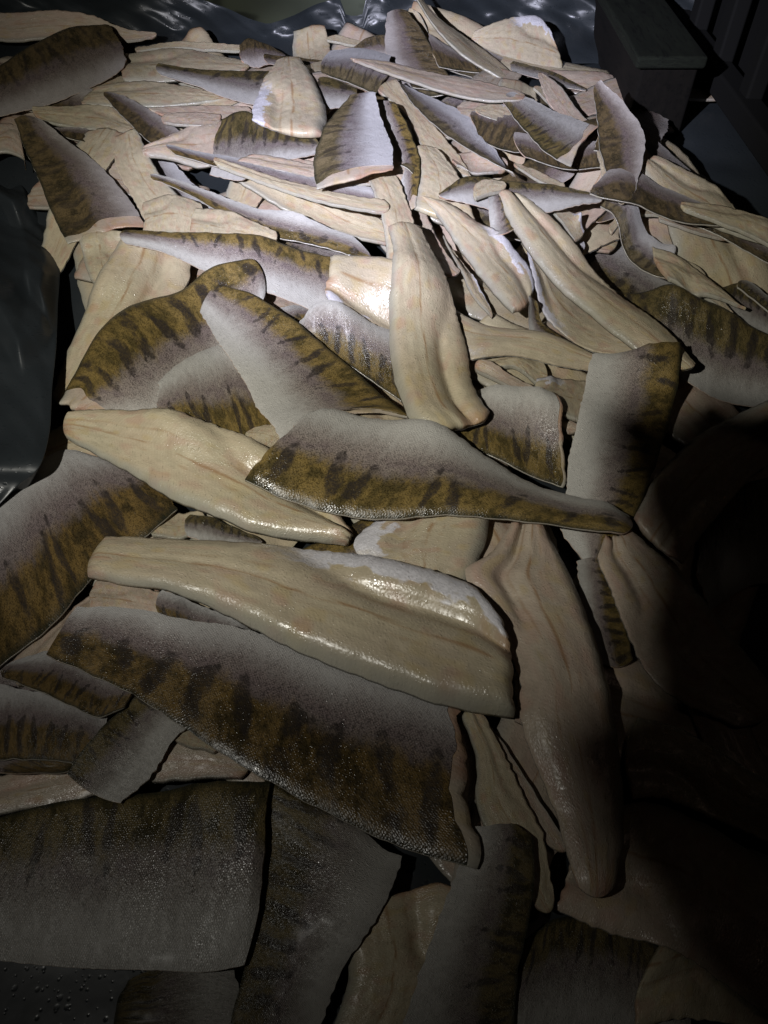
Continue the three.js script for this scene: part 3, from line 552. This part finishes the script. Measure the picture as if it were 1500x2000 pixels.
F('film', '1006,1400 950,1391 850,1366 700,1311 560,1256 430,1191 330,1156 240,1141 172,1122', '974,1210 930,1152 880,1126 800,1098 690,1074 580,1061 420,1051 290,1044 204,1042', 'biggest cream fillet flesh up with white film along its torn flap', { v: 0, t: 22, hb: 0.006, lift: [0, 0, 0, 7] });
S('gold', '480,936 530,960 620,985 740,1006 860,1011 1000,1021 1120,1031 1216,1042', '604,828 640,811 720,817 790,830 870,850 950,885 1040,930 1130,960 1190,974 1230,1002', 'gold backed skin fillet with a row of dark blotches lying across the centre', { v: 0, t: 14, hb: 0 });

// ---------------------------------------------------------------- black film liner
const filmTex = (() => {
  const N = 1024, d = new Uint8Array(N * N * 4);
  for (let j = 0; j < N; j++) for (let i = 0; i < N; i++) {
    const X = i / N * 400, Y = j / N * 400, k = (j * N + i) * 4;
    const drop = Math.max(droplets(X, Y, 3, 5, 0.16), droplets(X + 3, Y + 8, 6, 2.4, 0.12)), n = fbm(X / 12, Y / 12, 3), r = fbm(X / 30 + 7, Y / 30, 3);
    d[k] = 255 * clamp(0.2 + 0.35 * n + 0.3 * drop); d[k + 1] = 255 * clamp(0.40 + 0.35 * (r - 0.5) - 0.14 * drop, 0.1, 1); d[k + 3] = 255;
  }
  const t = new THREE.DataTexture(d, N, N, THREE.RGBAFormat); t.wrapS = t.wrapT = THREE.RepeatWrapping; t.magFilter = t.minFilter = THREE.LinearFilter; t.needsUpdate = true; return t;
})();
const film = new THREE.MeshPhysicalMaterial({ name: 'black_film', color: new THREE.Color().setRGB(0.021, 0.025, 0.028), roughness: 1, roughnessMap: filmTex, bumpMap: filmTex, bumpScale: 0.0005, side: THREE.DoubleSide });
function gridMesh(nu, nv, fn, uvScale = 2.5) {       // fn(u, v) -> [x, y, z]
  const pos = [], uv = [], idx = [];
  for (let i = 0; i <= nu; i++) for (let j = 0; j <= nv; j++) { const p = fn(i / nu, j / nv); pos.push(...p); uv.push(p[0] * uvScale + p[1] * uvScale * 0.7, p[2] * uvScale - p[1] * uvScale); }
  for (let i = 0; i < nu; i++) for (let j = 0; j < nv; j++) { const a = i * (nv + 1) + j, b = a + nv + 1; idx.push(a, a + 1, b, b, a + 1, b + 1); }
  const g = new THREE.BufferGeometry(); g.setAttribute('position', new THREE.Float32BufferAttribute(pos, 3)); g.setAttribute('uv', new THREE.Float32BufferAttribute(uv, 2)); g.setIndex(idx); g.computeVertexNormals();
  return g;
}
const ridge = (x, y) => 1 - Math.abs(2 * noise(x, y) - 1);
const tri = (x) => Math.abs(2 * (x - Math.floor(x + 0.5)));      // straight flanks, sharp creases
const fold = (x, y) => 0.5 * tri(0.9 * x + 0.35 * y + 0.25 * tri(y * 0.7)) + 0.3 * tri(0.6 * y - 0.8 * x + 0.3) + 0.2 * tri(1.7 * x + 1.1 * y + 0.5 * noise(x * 0.7, y * 0.7));
const liner = new THREE.Group();
put(new THREE.Mesh(gridMesh(160, 190, (u, v) => {
  const x = lerp(-1.2, 1.3, u), z = lerp(0.5, -1.2, v);
  return [x, floorAt(x, z) - 0.003 - 0.004 * ridge(x * 9 + 40, z * 9 + 60) - 0.004 * noise(x * 25, z * 25), z];
}), film), 'floor', null, null, null, null, liner);
// back of the bag, rising behind the heap, its mouth dipping in two notches
const backTop = (x) => { const d1 = Math.abs(x + 0.172), d2 = Math.abs(x + 0.045); return Math.min(0.5, 0.038 + d1 * 0.26, 0.044 + Math.max(0, d2 - 0.012) * 3) + 0.004 * noise(x * 30, 5); };
put(new THREE.Mesh(gridMesh(260, 70, (u, v) => {
  const x = lerp(-1.2, 1.0, u), s = v * v * backTop(x), z = -1.2 - s;
  const f = 0.055 * fold(x * 4.4 + 3, s * 16 + 2) + 0.016 * fold(x * 14, s * 34 + 9);
  return [x, floorAt(x, z) - 0.007 - 0.2 * f * ss(0, 0.03, s), z - f * ss(0, 0.03, s)];
}), film), 'back_side', null, null, null, null, liner);
// the rim folded inwards on the left
{
  const E = [[-80, 215, 0.06], [0, 292, 0.062], [35, 322, 0.064], [75, 400, 0.064], [100, 470, 0.062], [116, 522, 0.06], [113, 600, 0.056], [110, 680, 0.052], [102, 760, 0.046], [96, 850, 0.04], [74, 916, 0.04], [36, 948, 0.028], [0, 985, 0.02], [-60, 1040, 0.012]];
  const R = resample(E.map(([x, y, h]) => at(x, y, h)), 240);
  put(new THREE.Mesh(gridMesh(240, 110, (u, v) => {
    const [x, y, z] = R[Math.round(u * 240)];
    if (v < 0.25) { const q = v / 0.25; return [x - 0.03 * (1 - q), lerp(-0.002, y, q), z]; }
    const q = (v - 0.25) / 0.75, w = q * q * 0.42;
    let crease = 0;                                   // film slumped in steps: each rises slowly and drops towards the open side
    for (const [u0, bend, amp, wd] of [[0.30, 0.05, 0.010, 0.03], [0.455, -0.16, 0.024, 0.035], [0.60, 0.22, 0.012, 0.03], [0.74, -0.2, 0.016, 0.04]]) {
      const e = u - u0 - bend * Math.abs(w - 0.03) * 9 * (0.6 + 0.8 * noise(w * 18, u0 * 50));
      crease += amp * ss(-0.16, 0, e) * (1 - ss(0, wd, e));
    }
    const n = 0.012 * (fold(u * 4 + 0.3, w * 9 + 0.4) - 0.5) + 0.003 * (fold(u * 14, w * 34 + 4) - 0.5);
    return [x - w, y + 0.015 * q + (n + crease) * ss(0, 0.012, w), z];
  }), film), 'folded_rim', 'folded black film catching light on its creases', null, null, null, liner);
}
put(liner, 'bin_liner', 'black plastic film bag lining the bin under the fish fillets', 'plastic liner');

// ---------------------------------------------------------------- beads of water standing on the wet fillets
{
  const bead = new THREE.SphereGeometry(1, 10, 6, 0, Math.PI * 2, 0, Math.PI / 2), M = [], m = new THREE.Matrix4(), q = new THREE.Quaternion(), up = new THREE.Vector3(0, 1, 0), nn = new THREE.Vector3();
  for (let tries = 0; tries < 60000 && M.length < 5200; tries++) {
    const f = TOPS[Math.floor(rnd() * TOPS.length)], i = 1 + Math.floor(rnd() * (NU - 2)), j = Math.floor(rnd() * NV), s = rnd(), t = rnd(), a = i * (NV + 1) + j, b = a + NV + 1;
    const mix = (A) => lerp(lerp(A[a], A[b], s), lerp(A[a + 1], A[b + 1], s), t);
    const x = mix(f.X), z = mix(f.Z), y = mix(f.Y) + mix(f.H);
    if (y < hAt(x, z) - 0.0025 || z > 0.05 || z < -1.1) continue;
    if (fbm(x * 22 + 50, z * 22 + 80, 2) < 0.47) continue;
    const P = (k) => new THREE.Vector3(f.X[k], f.Y[k] + f.H[k], f.Z[k]), p0 = P(a);
    nn.crossVectors(P(b).sub(p0), P(a + 1).sub(p0)).normalize(); if (nn.y < 0) nn.negate();
    const r = 0.00025 + 0.00065 * rnd() ** 2.5;
    M.push(m.compose(new THREE.Vector3(x, y, z), q.setFromUnitVectors(up, nn), new THREE.Vector3(r * rr(0.9, 1.6), r * 0.7, r)).clone());
  }
  const water = new THREE.MeshPhysicalMaterial({ name: 'water', color: 0xffffff, roughness: 0.04, transmission: 1, thickness: 0, ior: 1.33 });
  const im = new THREE.InstancedMesh(bead, water, M.length); M.forEach((q, k) => im.setMatrixAt(k, q));
  put(im, 'water_beads', 'tiny beads of water standing on the wet fillets', 'water', null, 'stuff');
}

// ---------------------------------------------------------------- behind the liner: pale board, ledge, black crate
const speckled = (r, g, b, sdd) => {
  const N = 256, c = new Uint8Array(N * N * 4);
  for (let j = 0; j < N; j++) for (let i = 0; i < N; i++) { const k = (j * N + i) * 4, n = 0.65 + 0.5 * fbm(i / 22 + sdd, j / 22, 4) - 0.35 * ss(0.6, 0.75, fbm(i / 9, j / 9 + sdd, 3)); c[k] = clamp(r * n) * 255; c[k + 1] = clamp(g * n) * 255; c[k + 2] = clamp(b * n) * 255; c[k + 3] = 255; }
  const t = new THREE.DataTexture(c, N, N, THREE.RGBAFormat); t.colorSpace = THREE.SRGBColorSpace; t.wrapS = t.wrapT = THREE.RepeatWrapping; t.magFilter = t.minFilter = THREE.LinearFilter; t.needsUpdate = true; return t;
};
const paleMat = new THREE.MeshStandardMaterial({ name: 'weathered_board', map: speckled(0.46, 0.49, 0.42, 3), roughness: 0.8 });
const crateMat = new THREE.MeshPhysicalMaterial({ name: 'black_crate_plastic', color: new THREE.Color().setRGB(0.006, 0.006, 0.006), roughness: 0.85, specularIntensity: 0.35 });
const ledgeMat = new THREE.MeshPhysicalMaterial({ name: 'algae_stained_board', map: speckled(0.105, 0.118, 0.092, 5), roughness: 0.9, specularIntensity: 0.3 });
const woodMat = new THREE.MeshPhysicalMaterial({ name: 'dirty_wood', map: speckled(0.07, 0.06, 0.05, 9), roughness: 0.9, specularIntensity: 0.3 });
{
  const g = new RoundedBoxGeometry(1.9, 0.9, 0.03, 2, 0.006); g.translate(-0.25, 0.35, -2.02);
  put(new THREE.Mesh(g, paleMat), 'pale_board', 'pale grey green board standing behind the black film', 'board');
}
{
  const t = new THREE.Group();
  const top = new RoundedBoxGeometry(0.085, 0.014, 0.5, 2, 0.004); top.translate(0.345, 0.192, -1.235);
  put(new THREE.Mesh(top, ledgeMat), 'top_plate', 'mottled dark green grey top', null, null, null, t);
  const side = new RoundedBoxGeometry(0.07, 0.10, 0.48, 2, 0.004); side.translate(0.348, 0.134, -1.235);
  put(new THREE.Mesh(side, woodMat), 'block', 'dark stained side', null, null, null, t);
  put(t, 'corner_ledge', 'mottled green grey ledge at the corner of the bin', 'ledge');
}
{
  const t = new THREE.Group();
  const bar = (w, h, d, x, y, z, name) => { const g = new RoundedBoxGeometry(w, h, d, 1, 0.004); g.translate(x, y, z); put(new THREE.Mesh(g, crateMat), name, null, null, null, null, t); };
  bar(0.03, 0.03, 1.0, 0.445, 0.145, -0.98, 'bottom_rail'); bar(0.035, 0.03, 1.0, 0.45, 0.42, -0.98, 'top_rail');
  bar(0.025, 0.025, 0.98, 0.45, 0.29, -0.98, 'middle_rail');
  for (let k = 0; k < 9; k++) bar(0.022, 0.30, 0.03, 0.45, 0.288, -1.46 + k * 0.12, 'upright');
  bar(0.012, 0.32, 0.98, 0.485, 0.29, -0.98, 'back_panel');
  put(t, 'black_crate', 'black slatted plastic crate standing beside the lined bin', 'crate');
}

// ---------------------------------------------------------------- the torch and the hand that shades the right of the heap
{
  const t = new THREE.Group(), dir = new THREE.Vector3(0.02, 0.10, -1.12).sub(LAMP).normalize();
  const metal = new THREE.MeshStandardMaterial({ name: 'black_anodised', color: new THREE.Color().setRGB(0.02, 0.02, 0.02), roughness: 0.4, metalness: 0.6 });
  const body = new THREE.LatheGeometry([[0, -0.135], [0.012, -0.135], [0.013, -0.132], [0.013, -0.045], [0.0165, -0.032], [0.0165, -0.012], [0.0145, -0.012], [0.009, -0.022], [0, -0.022]].map(([a, b]) => new THREE.Vector2(a, b)), 40);
  put(new THREE.Mesh(body, metal), 'body', null, null, null, null, t);
  const lens = new THREE.CylinderGeometry(0.0135, 0.0135, 0.002, 32); lens.translate(0, -0.0135, 0);
  put(new THREE.Mesh(lens, new THREE.MeshStandardMaterial({ name: 'lit_lens', color: 0xffffff, emissive: 0xf2eeff, emissiveIntensity: 3 })), 'lens', null, null, null, null, t);
  t.position.copy(LAMP); t.quaternion.setFromUnitVectors(new THREE.Vector3(0, 1, 0), dir);
  put(t, 'torch', 'black pocket torch shining onto the heap of fillets', 'torch');
}
{
  // right hand held palm down; each entry: a bone from point to point with its two radii (metres)
  const y = 0.476, B = [];
  const bone = (a, b, r0, r1) => B.push([a, b, r0, r1]);
  const W0 = [-0.150, y + 0.004, 0.030];
  const fingers = [[-0.203, -0.092, -0.190, -0.172, 0.0098], [-0.170, -0.092, -0.166, -0.180, 0.0096], [-0.147, -0.090, -0.146, -0.176, 0.0092], [-0.125, -0.082, -0.126, -0.158, 0.0082]];
  for (const [kx, kz, tx, tz, r] of fingers) {
    bone([lerp(W0[0], kx, 0.25), y + 0.003, 0.012], [kx, y + 0.005, kz], 0.017, 0.0135);
    const m = [lerp(kx, tx, 0.5), y + 0.004, lerp(kz, tz, 0.5)], e = [lerp(kx, tx, 0.78), y - 0.002, lerp(kz, tz, 0.78)];
    bone([kx, y + 0.005, kz], m, r * 1.18, r * 1.05); bone(m, e, r * 1.05, r * 0.95); bone(e, [tx, y - 0.008, tz], r * 0.95, r * 0.8);
  }
  bone([-0.178, y - 0.002, 0.0], [-0.198, y - 0.006, -0.03], 0.02, 0.016); bone([-0.198, y - 0.006, -0.03], [-0.212, y - 0.009, -0.052], 0.014, 0.0115); bone([-0.212, y - 0.009, -0.052], [-0.217, y - 0.011, -0.068], 0.0115, 0.009); bone([-0.17, y, -0.04], [-0.196, y, -0.075], 0.018, 0.018);
  bone([-0.158, y + 0.002, 0.0], W0, 0.026, 0.026); bone([-0.136, y + 0.002, -0.02], W0, 0.02, 0.026); bone(W0, [-0.145, y + 0.008, 0.075], 0.027, 0.029);
  const N = 72, C = [-0.165, y, -0.05], SC = 0.15, mc = new MarchingCubes(N, new THREE.MeshStandardMaterial(), false, false, 90000);
  mc.isolation = 0;
  for (let k = 0; k < N; k++) for (let j = 0; j < N; j++) for (let i = 0; i < N; i++) {
    const p = [C[0] + SC * (i - N / 2) / (N / 2), C[1] + SC * (j - N / 2) / (N / 2), C[2] + SC * (k - N / 2) / (N / 2)]; let s = 0;
    for (const [a, b, r0, r1] of B) {
      const ab = [b[0] - a[0], b[1] - a[1], b[2] - a[2]], ap = [p[0] - a[0], p[1] - a[1], p[2] - a[2]], h = clamp((ab[0] * ap[0] + ab[1] * ap[1] + ab[2] * ap[2]) / (ab[0] ** 2 + ab[1] ** 2 + ab[2] ** 2));
      s += Math.exp(-(Math.hypot(ap[0] - ab[0] * h, ap[1] - ab[1] * h, ap[2] - ab[2] * h) - lerp(r0, r1, h)) * 600);
    }
    mc.field[i + j * N + k * N * N] = Math.log(Math.max(s, 1e-30)) / 600;
  }
  mc.update();
  const g = new THREE.BufferGeometry(), P = mc.positionArray.slice(0, mc.count * 3);
  for (let q = 0; q < P.length; q += 3) for (let c = 0; c < 3; c++) P[q + c] = C[c] + SC * P[q + c];
  g.setAttribute('position', new THREE.Float32BufferAttribute(P, 3)); g.setAttribute('normal', new THREE.Float32BufferAttribute(mc.normalArray.slice(0, mc.count * 3), 3));
  const t = new THREE.Group();
  put(new THREE.Mesh(g, new THREE.MeshStandardMaterial({ name: 'bare_hand', color: new THREE.Color().setRGB(0.45, 0.28, 0.20), roughness: 0.55 })), 'hand', null, null, null, null, t);
  const sl = new THREE.TubeGeometry(new THREE.CatmullRomCurve3([[-0.147, y + 0.006, 0.062], [-0.14, y + 0.012, 0.12], [-0.12, y + 0.03, 0.22], [-0.09, y + 0.05, 0.36]].map((p) => new THREE.Vector3(...p))), 24, 0.040, 20);
  put(new THREE.Mesh(sl, new THREE.MeshStandardMaterial({ name: 'dark_cloth', color: new THREE.Color().setRGB(0.03, 0.032, 0.04), roughness: 0.9, side: THREE.DoubleSide })), 'sleeve', null, null, null, null, t);
  put(t, 'person', 'hand in a dark sleeve held over the heap, shading its right side', 'person');
}
// weak warm fill light with an unseen bulb, added to lift the shaded parts
{
  const at0 = [0.9, 1.9, -0.3], t = new THREE.Group();
  put(new THREE.Mesh(new THREE.SphereGeometry(0.035, 24, 16), new THREE.MeshStandardMaterial({ name: 'fill_bulb_glow', color: 0xffffff, emissive: 0xffe0c8, emissiveIntensity: 1 })), 'bulb', null, null, null, null, t);
  const cap = new THREE.LatheGeometry([[0.014, 0.03], [0.016, 0.05], [0.016, 0.09], [0.006, 0.1], [0.004, 0.4], [0, 0.4]].map(([a, b]) => new THREE.Vector2(a, b)), 20);
  put(new THREE.Mesh(cap, crateMat), 'socket', null, null, null, null, t);
  t.position.set(...at0); put(t, 'added_fill_bulb', 'dim warm fill bulb added out of view high over the bin', 'lamp');
  const l = new THREE.PointLight(0xffe0c8, 0.035, 0, 2); l.position.set(...at0); l.castShadow = true; l.shadow.radius = 1.7; scene.add(l);
}
renderer.render(scene, camera);
